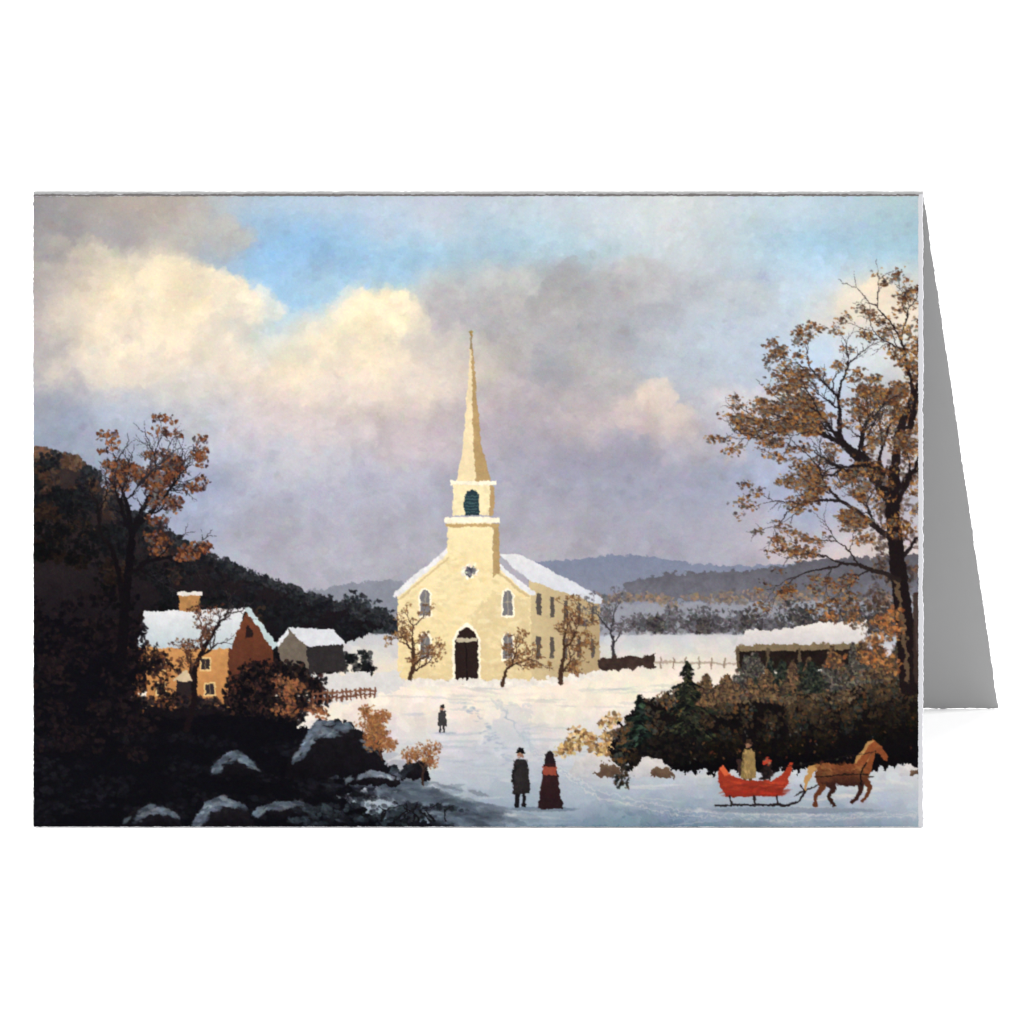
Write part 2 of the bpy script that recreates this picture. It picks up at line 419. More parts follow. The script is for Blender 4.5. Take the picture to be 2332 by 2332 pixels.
        # openings
        def arch(x, y0, y1, w, col):
            h = w * .6
            self.poly([(x - w / 2, y1), (x - w / 2, y0 + h), (x - w * .32, y0 + h * .35), (x, y0), (x + w * .32, y0 + h * .35), (x + w / 2, y0 + h), (x + w / 2, y1)], col, .3)
        for x in (804, 960):
            for a, b in ((1108, 1158), (1192, 1240)):
                arch(x, a - 4, b + 4, 25, sill)
                arch(x, a, b, 18, glass)
                self.stroke([(x, a + 3, .9), (x, b, .9)], (176, 168, 150), .8, .2)
                self.stroke([(x - 8, (a + b) / 2, .8), (x + 8, (a + b) / 2, .8)], (176, 168, 150), .8, .2)
        self.cluster(889, 1074, 15, 15, 60, [sill], (3, 5), .9)
        self.cluster(889, 1074, 10, 10, 50, [glass, (70, 70, 82)], (2, 4), .9)
        arch(882, 1172, 1284, 54, trim)
        arch(882, 1180, 1284, 44, (46, 34, 32))
        self.poly([(862, 1200), (902, 1200), (902, 1208), (862, 1208)], (196, 184, 162), .4)
        self.stroke([(882, 1210, 1), (882, 1282, 1)], (20, 16, 18), .9, .2)
        self.poly([(840, 1290), (846, 1280), (918, 1280), (924, 1290)], (186, 178, 174), .5)
        self.poly([(744, 1292), (744, 1278), (1006, 1280), (1138, 1262), (1138, 1274), (1006, 1294)], (228, 222, 216), 2.5)

        # bare saplings by the church
        rust = [(128, 88, 56), (104, 70, 48), (150, 112, 70), (84, 60, 48)]
        lf = lambda n, r, pal: (lambda x, y, d: self.cluster(x, y, r, r * .7, n, pal, (1.5, 3.2), .7))
        for x, y, h, r in ((776, 1278, 54, 4.5), (1060, 1284, 62, 5), (950, 1290, 44, 3.6), (1160, 1234, 48, 3.6)):
            self.limb(x, y, -math.pi / 2 + rng.normal(.1, .12), h, r, 4, (66, 46, 36) if x < 1140 else (58, 54, 60), lf(7, 9, rust if x < 1140 else [(110, 104, 108), (86, 82, 88)]), .7, .04, .72)

        # ---- wall and hedge behind the church, barn at right
        self.poly([(1132, 1240), (1238, 1234), (1240, 1256), (1134, 1262)], (60, 46, 42), 2, 1, .2)
        self.stroke([(1240, 1246, 2), (1400, 1250, 2)], (168, 154, 140), .8, 1)
        for x in range(1250, 1400, 24):
            self.stroke([(x, 1238, 1.6), (x, 1258, 1.6)], (140, 122, 106), .8, .6)
        self.poly([(1394, 1222), (1640, 1216), (1640, 1262), (1394, 1260)], (34, 26, 24), .8, 1, .2)
        self.poly([(1390, 1226), (1394, 1210), (1640, 1206), (1640, 1222)], (128, 112, 88), .8, 1, .08)
        for x in (1396, 1452, 1512, 1570):
            self.stroke([(x, 1222, 3), (x, 1260, 3)], (92, 78, 62), 1, .5)
        self.poly([(1386, 1214), (1410, 1186), (1480, 1184), (1540, 1172), (1640, 1168), (1640, 1210)], (230, 224, 220), 1.5, 1, .03, (206, 202, 206))

        # ---- cottages on the left
        self.poly([(536, 1266), (524, 1214), (548, 1184), (578, 1210), (582, 1270)], (112, 102, 92), .8, 1, .08)
        self.poly([(578, 1212), (648, 1210), (654, 1262), (582, 1268)], (48, 44, 46), .8, 1, .1)
        self.poly([(544, 1182), (630, 1184), (654, 1212), (580, 1216)], (214, 216, 224), 1, 1, .03)
        self.poly([(544, 1182), (520, 1214), (526, 1218), (548, 1190)], (220, 222, 228), .8)
        self.poly([(560, 1272), (760, 1262), (760, 1300), (600, 1330)], (214, 212, 212), 3, 1, .03)
        self.poly([(276, 1336), (276, 1216), (432, 1220), (432, 1342)], (200, 148, 94), .5, 1, .06, (182, 128, 80))
        self.poly([(432, 1342), (432, 1214), (468, 1150), (516, 1214), (520, 1330)], (112, 64, 44), .5, 1, .08, (82, 48, 38))
        self.poly([(270, 1150), (466, 1144), (436, 1222), (256, 1218)], (226, 226, 230), 1.2, 1, .03, (186, 198, 206))
        self.poly([(460, 1142), (472, 1142), (526, 1216), (516, 1222), (468, 1156)], (190, 206, 210), .8)
        self.poly([(338, 1150), (338, 1116), (378, 1116), (378, 1150)], (176, 130, 84), .6, 1, .1)
        self.poly([(334, 1120), (334, 1112), (382, 1112), (382, 1120)], (224, 218, 214), .6)
        for x, y in ((304, 1250), (388, 1250), (304, 1298), (396, 1298)):
            self.poly([(x - 11, y - 13), (x + 11, y - 13), (x + 11, y + 13), (x - 11, y + 13)], (222, 190, 136), .3)
            self.poly([(x - 8, y - 10), (x + 8, y - 10), (x + 8, y + 10), (x - 8, y + 10)], (54, 46, 48), .3)
            self.stroke([(x, y - 10, .8), (x, y + 10, .8)], (160, 136, 104), .8, .1)
        self.poly([(334, 1340), (334, 1280), (364, 1280), (364, 1340)], (44, 36, 38), .4)
        self.poly([(324, 1282), (349, 1262), (374, 1282)], (206, 186, 156), .5)
        self.poly([(474, 1244), (492, 1244), (492, 1266), (474, 1266)], (36, 26, 28), .4)
        self.poly([(468, 1176), (477, 1186), (477, 1200), (464, 1200), (464, 1186)], (40, 28, 28), .4)

        for _ in range(160):
            self.cluster(rng.uniform(190, 560), rng.uniform(1316, 1376), 22, 8, 14, [(26, 22, 28), (40, 34, 38), (18, 16, 22), (60, 44, 40)], (3, 6), .8, 0)
        self.poly([(150, 1318), (270, 1330), (440, 1338), (520, 1330), (560, 1350), (560, 1380), (150, 1380)], (22, 18, 23), 3, 1, .2)
        # shrubs round the cottage
        dk = [(14, 12, 18), (22, 18, 22), (34, 26, 26), (10, 9, 15)]
        br = [(92, 56, 38), (122, 76, 48), (66, 44, 38), (46, 32, 32)]
        for _ in range(26):
            x, y = rng.uniform(225, 330), rng.uniform(1225, 1345)
            self.cluster(x, y, 20, 18, 34, dk + br, (2, 5), .8)
        for _ in range(46):
            x = rng.uniform(440, 610)
            y = rng.uniform(1240 + abs(x - 505) * .5, 1370)
            self.cluster(x, y, 24, 22, 46, dk + dk + br[2:], (2, 6), .85)
        for _ in range(14):
            self.cluster(rng.uniform(520, 612), rng.uniform(1250, 1350), 14, 12, 22, [(134, 84, 54), (160, 106, 70), (90, 60, 48)], (2, 5), .8)
        for x in range(592, 712, 9):                          # rail fence
            self.stroke([(x, 1302 - (x - 590) * .06, 1.6), (x, 1324 - (x - 590) * .1, 1.8)], (110, 70, 54), .9, .8)
        self.stroke([(590, 1308, 2), (708, 1298, 2)], (124, 84, 66), .9, 1)
        self.stroke([(590, 1318, 2), (708, 1306, 2)], (104, 66, 52), .9, 1)

        # ---- dark bank in the lower left
        bank = [(40, 1140), (150, 1180), (230, 1200), (262, 1250), (240, 1340), (330, 1352), (420, 1346), (520, 1352), (600, 1376), (640, 1410),
                (690, 1430), (760, 1450), (700, 1490), (640, 1500), (720, 1540), (860, 1552), (870, 1590), (40, 1590)]
        self.poly(bank, (13, 11, 18), 4, 1, .15, (11, 11, 17))
        for _ in range(90):
            x, y = 50 + 243 * rng.random() ** 1.2, rng.uniform(1120, 1420)
            self.cluster(x, y, 26, 20, 30, [(16, 13, 19), (26, 20, 24), (36, 26, 28), (11, 10, 16)], (3, 7), .8)
        for _ in range(70):
            x, y = rng.uniform(63, 800), rng.uniform(1390, 1556)
            if y > 1380 + max(0, x - 560) * .45:
                self.cluster(x, y, 36, 12, 22, [(16, 15, 21), (22, 22, 29), (30, 30, 37), (12, 11, 17)], (3, 8), .6, 0)
        for _ in range(420):
            t = rng.random()
            x = 640 + 300 * t + rng.normal(0, 30)
            y = 1425 + 130 * t ** .8 + rng.normal(0, 12)
            self.dab(x, y, rng.uniform(10, 34), rng.uniform(3, 8), rng.normal(.15, .15), self.pick([(92, 104, 120), (70, 80, 94), (116, 128, 144), (54, 60, 72)], .06), .28)
        # boulders, snow lying on their backs
        def boulder(cx, cy, w, h, cap, lit=1.0):
            ks = np.sort(rng.uniform(0, math.pi, 7))
            pts = [(cx + w, cy)] + [(cx + math.cos(a) * w * rng.uniform(.86, 1.08), cy - math.sin(a) ** .8 * h * rng.uniform(.8, 1.1) * (1.08 - .3 * math.cos(a + 2.2))) for a in ks] + [(cx - w, cy)]
            self.poly(pts + [(cx - w, cy + h * .25), (cx + w, cy + h * .25)], (34, 31, 36), 2.5, 1, .25, (15, 13, 19))
            px, py = np.asarray([p[0] for p in pts[::-1]]), np.asarray([p[1] for p in pts[::-1]])
            o = np.argsort(px)
            for k in range(int(w * 6)):
                t = rng.beta(1.5, 2.3)
                x = cx - w * .95 + 1.8 * w * t
                y = np.interp(x, px[o], py[o]) + 4 + abs(rng.normal(0, .2)) * h * (1.35 - t)
                v = self.at(self.gr1, x, y) * .5 + self.at(self.gr2, x, y)
                if v < -.12 or y > cy + 4:
                    continue
                c = self.pick(cap, .07) * lit * (.62 + .7 * min(1, max(0, v + .25)))
                self.dab(x, y, rng.uniform(4, 11), rng.uniform(2, 4), -.75 + t * 1.3 + rng.normal(0, .2), np.clip(c, 0, 1), .55)
        cold = [(128, 144, 162), (104, 118, 136), (152, 162, 174), (84, 94, 110)]
        boulder(640, 1446, 98, 78, cold, 1.0)
        boulder(450, 1452, 50, 38, cold, .9)
        boulder(290, 1558, 58, 34, cold, .8)
        boulder(415, 1560, 66, 44, cold, .9)
        boulder(540, 1534, 62, 22, cold, .75)
        boulder(705, 1476, 52, 18, [(150, 160, 174), (120, 132, 148)], .9)
        boulder(785, 1462, 26, 28, [(60, 66, 78), (40, 42, 50)], .9)
        for _ in range(26):
            x = rng.uniform(560, 860)
            self.cluster(x, rng.uniform(1520, 1552), 34, 7, 16, [(24, 26, 32), (44, 50, 58), (66, 78, 88)], (3, 8), .55, 0)
        for x, y, n in ((700, 1372, 3), (800, 1448, 2), (722, 1400, 2)):
            self.limb(x, y + 30, -math.pi / 2, 30, 2.6, 3, (60, 42, 36), lf(12, 12, [(146, 94, 58), (118, 76, 52), (168, 120, 76)]), .8)
        for k in range(9):
            x = rng.uniform(690, 850)
            self.stroke([(x, 1548, 2), (x + rng.normal(0, 12), 1528, 1.3), (x + rng.normal(10, 14), 1508 + rng.uniform(0, 14), .7)], (16, 14, 18), .9, 1)

        # ---- trees on the left
        leafR = lambda x, y, d: self.cluster(x, y, 17, 11, 18, [(112, 68, 44), (84, 48, 36), (138, 88, 56), (46, 32, 34), (98, 92, 98)], (2, 4.6), .85) if y < 1050 and self.at(self.clump, x, y) > -.05 else None
        self.stroke([(228, 1240, 11), (236, 1140, 9), (244, 1060, 7.5), (250, 990, 6)], (16, 13, 18))
        for a, L in ((-1.75, 82), (-1.05, 92), (-.55, 92), (-2.3, 58)):
            self.limb(250, 1000, a, L, 5, 4, (20, 17, 22), leafR if a > -2 else None, .6, .05, .66)
        self.limb(262, 910, -1.0, 62, 3, 3, (38, 34, 40), None, .5, .03, .7)
        self.limb(244, 1080, -.6, 80, 5, 4, (20, 16, 20), leafR, .6, .02, .66)
        self.limb(210, 1030, -2.3, 76, 4, 4, (24, 19, 22), None, .6, .05, .7)
        self.stroke([(232, 1130, 6), (222, 1070, 5), (208, 1025, 4)], (18, 14, 18))
        # crooked young tree before the cottage
        self.stroke([(352, 1374, 6), (368, 1320, 5.5), (366, 1262, 5), (384, 1222, 4.2), (408, 1182, 3.2)], (26, 18, 22))
        self.limb(408, 1182, -.9, 34, 2.8, 3, (30, 22, 24), None, .7)
        self.limb(378, 1236, -.35, 32, 2.6, 3, (30, 22, 24), None, .7)
        self.limb(366, 1280, -2.4, 34, 2.6, 3, (40, 26, 24), lf(6, 8, br), .7)
        self.limb(384, 1222, -2.2, 34, 2.4, 3, (70, 46, 38), lf(5, 8, br), .7)

        # ---- thicket at right
        for _ in range(26):
            x, y = rng.uniform(1050, 1165), rng.uniform(1345, 1420)
            if y > 1345 + (1165 - x) * .45 - 6:
                self.cluster(x, y, 17, 14, 34, [(172, 136, 84), (140, 104, 66), (196, 164, 112), (104, 78, 54), (214, 188, 140)], (2, 5), .8)
        mass = [(1150, 1440), (1160, 1390), (1180, 1350), (1215, 1320), (1260, 1310), (1310, 1300), (1360, 1296), (1420, 1286), (1470, 1300), (1520, 1296),
                (1560, 1280), (1620, 1262), (1680, 1250), (1765, 1230), (1765, 1440), (1640, 1452), (1500, 1450), (1350, 1456), (1200, 1452)]
        self.poly(mass, (28, 22, 21), 5, 1, .2, (10, 8, 12))
        for _ in range(190):
            x = rng.uniform(1160, 1738)
            top = np.interp(x, [1160, 1215, 1310, 1420, 1560, 1738], [1390, 1325, 1300, 1288, 1284, 1240])
            y = top + 130 * rng.random() ** 1.3
            d = min(1, (y - top) / 130)
            pal = [(104, 84, 62), (86, 68, 52), (126, 96, 66), (72, 72, 66), (58, 46, 42)] if rng.random() < .72 else [(142, 98, 60), (96, 98, 92), (46, 56, 50)]
            pal = [tuple(int(c * (1 - .8 * d)) for c in p) for p in pal]
            self.cluster(x, y, 17, 17, 34, pal, (2, 5), .75)
        for x, w in ((1410, 26), (1452, 24), (1490, 20), (1560, 34), (1600, 30)):
            self.cluster(x, 1290, w, 36, 130, [(112, 92, 70), (86, 74, 62), (128, 108, 84), (70, 58, 50)], (2, 5), .7)
        for _ in range(40):
            x = rng.uniform(1330, 1730)
            top = np.interp(x, [1330, 1420, 1560, 1738], [1300, 1284, 1270, 1235])
            w, h = rng.uniform(16, 40), rng.uniform(30, 84)
            pal = [[(44, 52, 44), (30, 36, 34), (66, 70, 58), (18, 20, 22)], [(104, 84, 62), (78, 62, 50), (130, 100, 70), (50, 40, 38)],
                   [(84, 82, 76), (60, 58, 56), (112, 106, 96), (40, 36, 38)]][rng.integers(3)]
            for _k in range(int(w * h * .22)):
                t = rng.random() ** .8
                self.dab(x + rng.normal(0, .45) * w * (t + .12), top + 30 - h * (1 - t), rng.uniform(2, 5), rng.uniform(1.4, 3), rng.random() * 3, self.pick(pal, .14), .75)
        def fir(x, y, h, w, pal):
            for k in range(int(h * 4.4)):
                t = rng.random() ** .7
                lay = (t * 6) % 1
                ww = w * (t ** .8) * (.35 + .65 * lay) * (.8 + .4 * math.sin(t * 23 + x))
                px = x + rng.uniform(-1, 1) * ww
                self.dab(px, y - h + t * h, rng.uniform(3, 7), rng.uniform(1.6, 3), .5 * (1 if px > x else -1), self.pick(pal, .14), .9)
        fir(1300, 1395, 150, 70, [(20, 24, 22), (12, 12, 16), (36, 40, 32), (64, 66, 46)])
        fir(1210, 1408, 100, 40, [(30, 44, 38), (16, 22, 22), (52, 70, 58), (12, 13, 16)])
        self.cluster(1270, 1412, 70, 28, 260, [(12, 11, 14), (20, 18, 19), (34, 28, 24)], (3, 7), .85)
        for _ in range(60):
            self.dab(rng.uniform(1300, 1730), rng.uniform(1350, 1440), rng.uniform(2, 4), rng.uniform(1.4, 2.6), rng.random() * 3, self.pick([(120, 86, 54), (98, 96, 88), (130, 70, 44)], .1), .55)
        warmcap = [(224, 218, 212), (196, 198, 206), (236, 230, 220)]
        def snowrock(cx, cy, w, h):
            self.poly([(cx - w, cy), (cx - w * .8, cy - h * .6), (cx - w * .3, cy - h), (cx + w * .3, cy - h * .95), (cx + w * .75, cy - h * .5), (cx + w, cy)], (214, 208, 206), 2.5, 1, .04, (190, 190, 196))
            self.poly([(cx - w * .1, cy), (cx + w * .15, cy - h * .62), (cx + w * .7, cy - h * .45), (cx + w, cy)], (112, 90, 70), 3, .95, .12, (84, 64, 52))
        snowrock(1128, 1462, 50, 44)
        snowrock(1232, 1466, 44, 38)
        snowrock(1722, 1462, 26, 22)

        # ---- the big tree at right
        leafB = lambda x, y, d: self.cluster(x, y, 16, 9, int(rng.choice((8, 16, 26))), [(104, 66, 42), (78, 50, 36), (134, 86, 48), (92, 94, 96), (50, 36, 34), (160, 116, 66), (112, 104, 96)], (1.5, 4), .72, .1) if self.at(self.clump, x, y) > -.02 or rng.random() < .12 else None
        for _ in range(60):
            x, y = rng.uniform(1640, 1738), rng.uniform(860, 1240)
            self.cluster(x, y, 22, 18, 24, [(92, 70, 56), (66, 50, 46), (120, 94, 72), (48, 38, 38)], (2, 5), .5)
        self.stroke([(1722, 1290, 20), (1712, 1180, 17), (1698, 1060, 15), (1688, 960, 13), (1692, 880, 11)], (30, 22, 24))
        self.stroke([(1718, 1280, 5), (1708, 1180, 4), (1696, 1090, 4)], (150, 124, 92), .55, 2)
        self.stroke([(1736, 1280, 8), (1734, 1120, 7)], (60, 46, 42), .9)
        self.limb(1690, 950, -2.1, 150, 11, 5, (30, 23, 26), leafB, .55, .03, .68)
        self.limb(1692, 890, -1.5, 158, 9, 5, (32, 24, 26), leafB, .6, .04, .7)
        self.limb(1692, 1010, -2.75, 124, 6, 4, (36, 28, 30), leafB, .55, .0, .72)
        self.limb(1700, 1090, -2.75, 110, 5, 4, (40, 32, 32), leafB, .55, -.01, .72)
        self.limb(1668, 890, -2.65, 100, 7, 5, (32, 26, 28), leafB, .5, .0, .74)
        self.limb(1696, 920, -.95, 70, 6, 4, (32, 24, 26), leafB, .6, .03, .7)
        for _ in range(26):
            self.cluster(rng.uniform(1570, 1700), rng.uniform(1150, 1260), 18, 14, 26, [(168, 106, 58), (134, 82, 52), (98, 70, 54), (70, 56, 48), (188, 132, 80)], (2, 5), .7)

        for _ in range(70):
            x = 1738 - 110 * rng.random() ** 1.5
            y = rng.uniform(610, 1010)
            self.cluster(x, y, 15, 10, 22, [(112, 74, 46), (84, 56, 40), (146, 98, 54), (92, 92, 92), (58, 42, 38), (180, 136, 80)], (1.5, 4), .72)
        for x0, y0, x1, y1 in ((1735, 1010, 1700, 1060), (1738, 860, 1700, 940), (1740, 700, 1722, 800)):
            self.stroke([(x0, y0, 2.5), (x1, y1, 5)], (30, 22, 24), .95, 1)
        # ---- passers-by and a horse sleigh
        self.dab(842, 1381, 22, 3, 0, (.62, .66, .73), .6)
        self.person(836, 1380, 52, (62, 60, 62), (40, 38, 42), hat=(40, 38, 40))
        self.dab(1028, 1525, 66, 5, 0, (.38, .44, .51), .65)
        self.person(985, 1522, 112, (40, 37, 38), (26, 24, 28))
        f = lambda pts: [(1040 + a, 1524 - b) for a, b in pts]
        self.poly(f([(-8, 92), (8, 92), (15, 66), (24, 0), (-24, 0), (-14, 66)]), (58, 32, 34), .8, 1, .12, (40, 26, 30))     # long skirt and cloak
        self.poly(f([(-10, 86), (-8, 104), (0, 110), (8, 104), (10, 86)]), (38, 28, 32), .5)
        self.poly(f([(-13, 80), (13, 80), (12, 64), (-12, 64)]), (148, 74, 58), .6)
        # cutter sleigh driven to the right
        gx, gy = 1420, 1522
        f = lambda pts: [(gx + a, gy - b) for a, b in pts]
        g = lambda pts: [(gx + a, gy - b, r) for a, b, r in pts]
        self.dab(1500, 1528, 170, 6, 0, (.47, .52, .59), .6)
        self.poly(f([(-26, 92), (6, 92), (10, 62), (-22, 58)]), (60, 42, 40), .7)
        self.person(gx - 4, gy - 34, 94, (146, 122, 80), (90, 70, 50), hat=(60, 44, 36))
        self.cluster(gx + 30, gy - 62, 14, 20, 40, [(30, 24, 26), (44, 32, 32)], (3, 6), .9)
        self.cluster(gx + 30, gy - 88, 7, 8, 24, [(150, 110, 86), (176, 60, 44)], (2, 4), .9)
        self.poly(f([(-62, 74), (-52, 80), (-38, 60), (-10, 52), (40, 50), (62, 66), (76, 86), (82, 84), (70, 46), (56, 22), (-46, 20), (-60, 40)]),
                  (176, 66, 42), .5, 1, .06, (132, 46, 34))
        for _ in range(110):
            a, b = rng.uniform(-50, 64), rng.uniform(22, 50)
            self.dab(gx + a, gy - b, rng.uniform(6, 16), rng.uniform(1.5, 3), rng.normal(-.05, .1), self.pick([(190, 78, 48), (152, 54, 36), (172, 62, 42), (118, 42, 34)] if b > 34 else [(140, 44, 32), (168, 54, 36)], .07), .45)
        self.poly(f([(-62, 74), (-52, 80), (-38, 62), (-48, 58)]), (214, 104, 66), .6)
        self.stroke(g([(-66, 4, 2.2), (70, 4, 2.2), (92, 12, 2), (102, 30, 1.8), (94, 42, 1.6)]), (40, 34, 38), 1, .4)
        for x in (-40, 6, 48):
            self.stroke(g([(x, 22, 2), (x + 3, 5, 2)]), (44, 36, 38), 1, .3)
        self.stroke(g([(84, 22, 1.5), (150, 54, 1.5), (232, 58, 1.3)]), (36, 28, 28), .9, .5)
        self.horse(1594, 1520, 84, 1, (132, 74, 44), (54, 32, 28), (184, 142, 90))
        self.stroke(g([(16, 66, .9), (110, 84, .8), (238, 106, .8)]), (30, 24, 24), .8, .4)

        # ---- finish: printing softens everything a little, ink grain
        k = self.img
        ii, jj = np.mgrid[0:PH, 0:PW]
        dx = self.fbm(5, 2) * 1.5 + self.fbm(14, 2) * .9
        dy = self.fbm(5, 2) * 1.5 + self.fbm(14, 2) * .9
        k = k[np.clip((ii + dy + .5).astype(int), 0, PH - 1), np.clip((jj + dx + .5).astype(int), 0, PW - 1)]
        p = np.pad(k, ((1, 1), (1, 1), (0, 0)), mode='edge')
        soft = (p[:-2, 1:-1] + p[2:, 1:-1] + p[1:-1, :-2] + p[1:-1, 2:]) / 4
        k = k * .5 + soft * .5
        gr = self.rng.normal(0, 1, (PH // 2, PW // 2, 3)).astype(np.float32)
        gr = np.repeat(np.repeat(gr, 2, 0), 2, 1)
        k = k + gr * .009
        k = k * (1 + .10 * (k - .55))                          # a little more contrast, as ink has
        k = k * np.asarray((1.0, .99, .97), np.float32)
        return np.clip(k, .012, 1)

# ---------------------------------------------------------------- tuning
STOCK = (.47, .47, .49)
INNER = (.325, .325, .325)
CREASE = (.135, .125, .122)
GAIN = 0.72
AMBIENT = .30
LAMPS = [('overhead_softbox', (0, .26, 1), 3.5, 30),
         ('added_side_fill', (1, -.13, .5), 5.8, 24),  # added light from the right, whitens the floor inside the tent
         ('added_left_fill', (-1, .3, .7), 1.6, 40)]  # added light, washes out the card's shadow on the left

# ---------------------------------------------------------------- measures
# u runs along the fold, v up the front leaf, w away from the viewer, square to the front leaf.
U = 0.178 / 1676                    # one picture unit in metres: the card is 178 mm wide
X0, X1, YT, YB = 63, 1741, 361, 1560
LEAN = R(15)                        # how far the front leaf leans back
OPEN = R(30)                        # angle between the leaves
H = (YB - YT) * U
THICK = 0.00028
EV = Vector((0, math.sin(LEAN), math.cos(LEAN)))
EW = Vector((0, math.cos(LEAN), -math.sin(LEAN)))
EU = Vector((1, 0, 0))

def pt(x, y, w=0.0):
    """point of the front leaf's plane at picture coordinates, w metres behind it"""
    return EU * ((x - 900) * U) + EV * ((YB - y) * U) + EW * w

# ---------------------------------------------------------------- materials
def material(name, base, rough=.7, spec=.25, bump=0.0, bscale=900.0, tint=0.0):
    m = bpy.data.materials.new(name)
    m.use_nodes = True
    nt = m.node_tree
    b = nt.nodes['Principled BSDF']
    b.inputs['Base Color'].default_value = (*base, 1)
    b.inputs['Roughness'].default_value = rough
    b.inputs['Specular IOR Level'].default_value = spec
    tc = nt.nodes.new('ShaderNodeTexCoord')
    nz = nt.nodes.new('ShaderNodeTexNoise')
    nz.inputs['Scale'].default_value = bscale
    nz.inputs['Detail'].default_value = 6
    nt.links.new(tc.outputs['Object'], nz.inputs['Vector'])
    if tint:
        cr = nt.nodes.new('ShaderNodeMapRange')
        cr.inputs['To Min'].default_value = 1 - tint
        cr.inputs['To Max'].default_value = 1 + tint
        mx = nt.nodes.new('ShaderNodeMix')
        mx.data_type = 'RGBA'
        mx.blend_type = 'MULTIPLY'
        mx.inputs['Factor'].default_value = 1
        mx.inputs[6].default_value = (*base, 1)
        nt.links.new(nz.outputs['Fac'], cr.inputs['Value'])
        nt.links.new(cr.outputs['Result'], mx.inputs[7])
        nt.links.new(mx.outputs[2], b.inputs['Base Color'])
    if bump:
        bp = nt.nodes.new('ShaderNodeBump')
        bp.inputs['Strength'].default_value = bump
        bp.inputs['Distance'].default_value = 0.00008
        nt.links.new(nz.outputs['Fac'], bp.inputs['Height'])
        nt.links.new(bp.outputs['Normal'], b.inputs['Normal'])
    return m

def ink_material():
    m = material('printed_ink', (.5, .5, .5), .7, .02, .12, 2600)
    nt = m.node_tree
    a = nt.nodes.new('ShaderNodeVertexColor')
    a.layer_name = 'ink'
    nt.links.new(a.outputs['Color'], nt.nodes['Principled BSDF'].inputs['Base Color'])
    return m

M_SWEEP = material('white_paper_sweep', (.88, .88, .88), .9, .05, 0, 6, .006)
M_STOCK = material('white_card_stock', STOCK, .75, .2, .2, 2200, .02)
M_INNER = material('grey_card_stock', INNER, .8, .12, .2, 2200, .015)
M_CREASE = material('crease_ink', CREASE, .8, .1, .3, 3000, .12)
M_INK = ink_material()

# ---------------------------------------------------------------- mesh helpers
def link(name, me, mat, parent=None):
    o = bpy.data.objects.new(name, me)
    me.materials.append(mat)
    col.objects.link(o)
    if parent:
        o.parent = parent
    return o

rng = np.random.default_rng(11)
def ragged(n, amp):
    """hand-torn wobble along an edge of n points"""
    a = rng.normal(0, 1, n)
    b = np.interp(np.arange(n), np.arange(0, n + 6, 6), rng.normal(0, 1, len(np.arange(0, n + 6, 6))))
    return np.clip((a * .6 + b * .55) * amp, -2.2 * amp, 2.2 * amp)

def outline(x0, y0, x1, y1, step=4.0, amp=1.0):
    """closed outline of a leaf with slightly rough cut edges (picture units)"""
    nx, ny = int((x1 - x0) / step), int((y1 - y0) / step)
    xs, ys = np.linspace(x0, x1, nx + 1), np.linspace(y0, y1, ny + 1)
    p = [(x, y0 + d) for x, d in zip(xs[:-1], ragged(nx, amp * .5))]
    p += [(x1 + d, y) for y, d in zip(ys[:-1], ragged(ny, amp))]
    p += [(x, y1 + d) for x, d in zip(xs[::-1][:-1], ragged(nx, amp))]
    p += [(x0 + d, y) for y, d in zip(ys[::-1][:-1], ragged(ny, amp))]
    return p

def slab(name, front, back, mat, parent):
    """a sheet: front outline, back outline, cut edge between"""
    n = len(front)
    v = [tuple(p) for p in front] + [tuple(p) for p in back]
    f = [tuple(range(n - 1, -1, -1)), tuple(range(n, 2 * n))]
    f += [(k, (k + 1) % n, n + (k + 1) % n, n + k) for k in range(n)]
    me = bpy.data.meshes.new(name)
    me.from_pydata(v, [], f)
    return link(name, me, mat, parent)

# ---------------------------------------------------------------- the card
card = bpy.data.objects.new('greeting_card', None)
col.objects.link(card)
card['label'] = 'folded greeting card with a snowy church landscape on its front, standing like a tent'
card['category'] = 'greeting card'

FOLD = 5.0                                              # picture units taken by the rounded fold
o = outline(X0, YT + FOLD, X1, YB)
o = [(x, min(y, YB + .8)) for x, y in o]
front = slab('front_panel', [pt(x, y) for x, y in o], [pt(x, y, THICK) for x, y in o], M_STOCK, card)

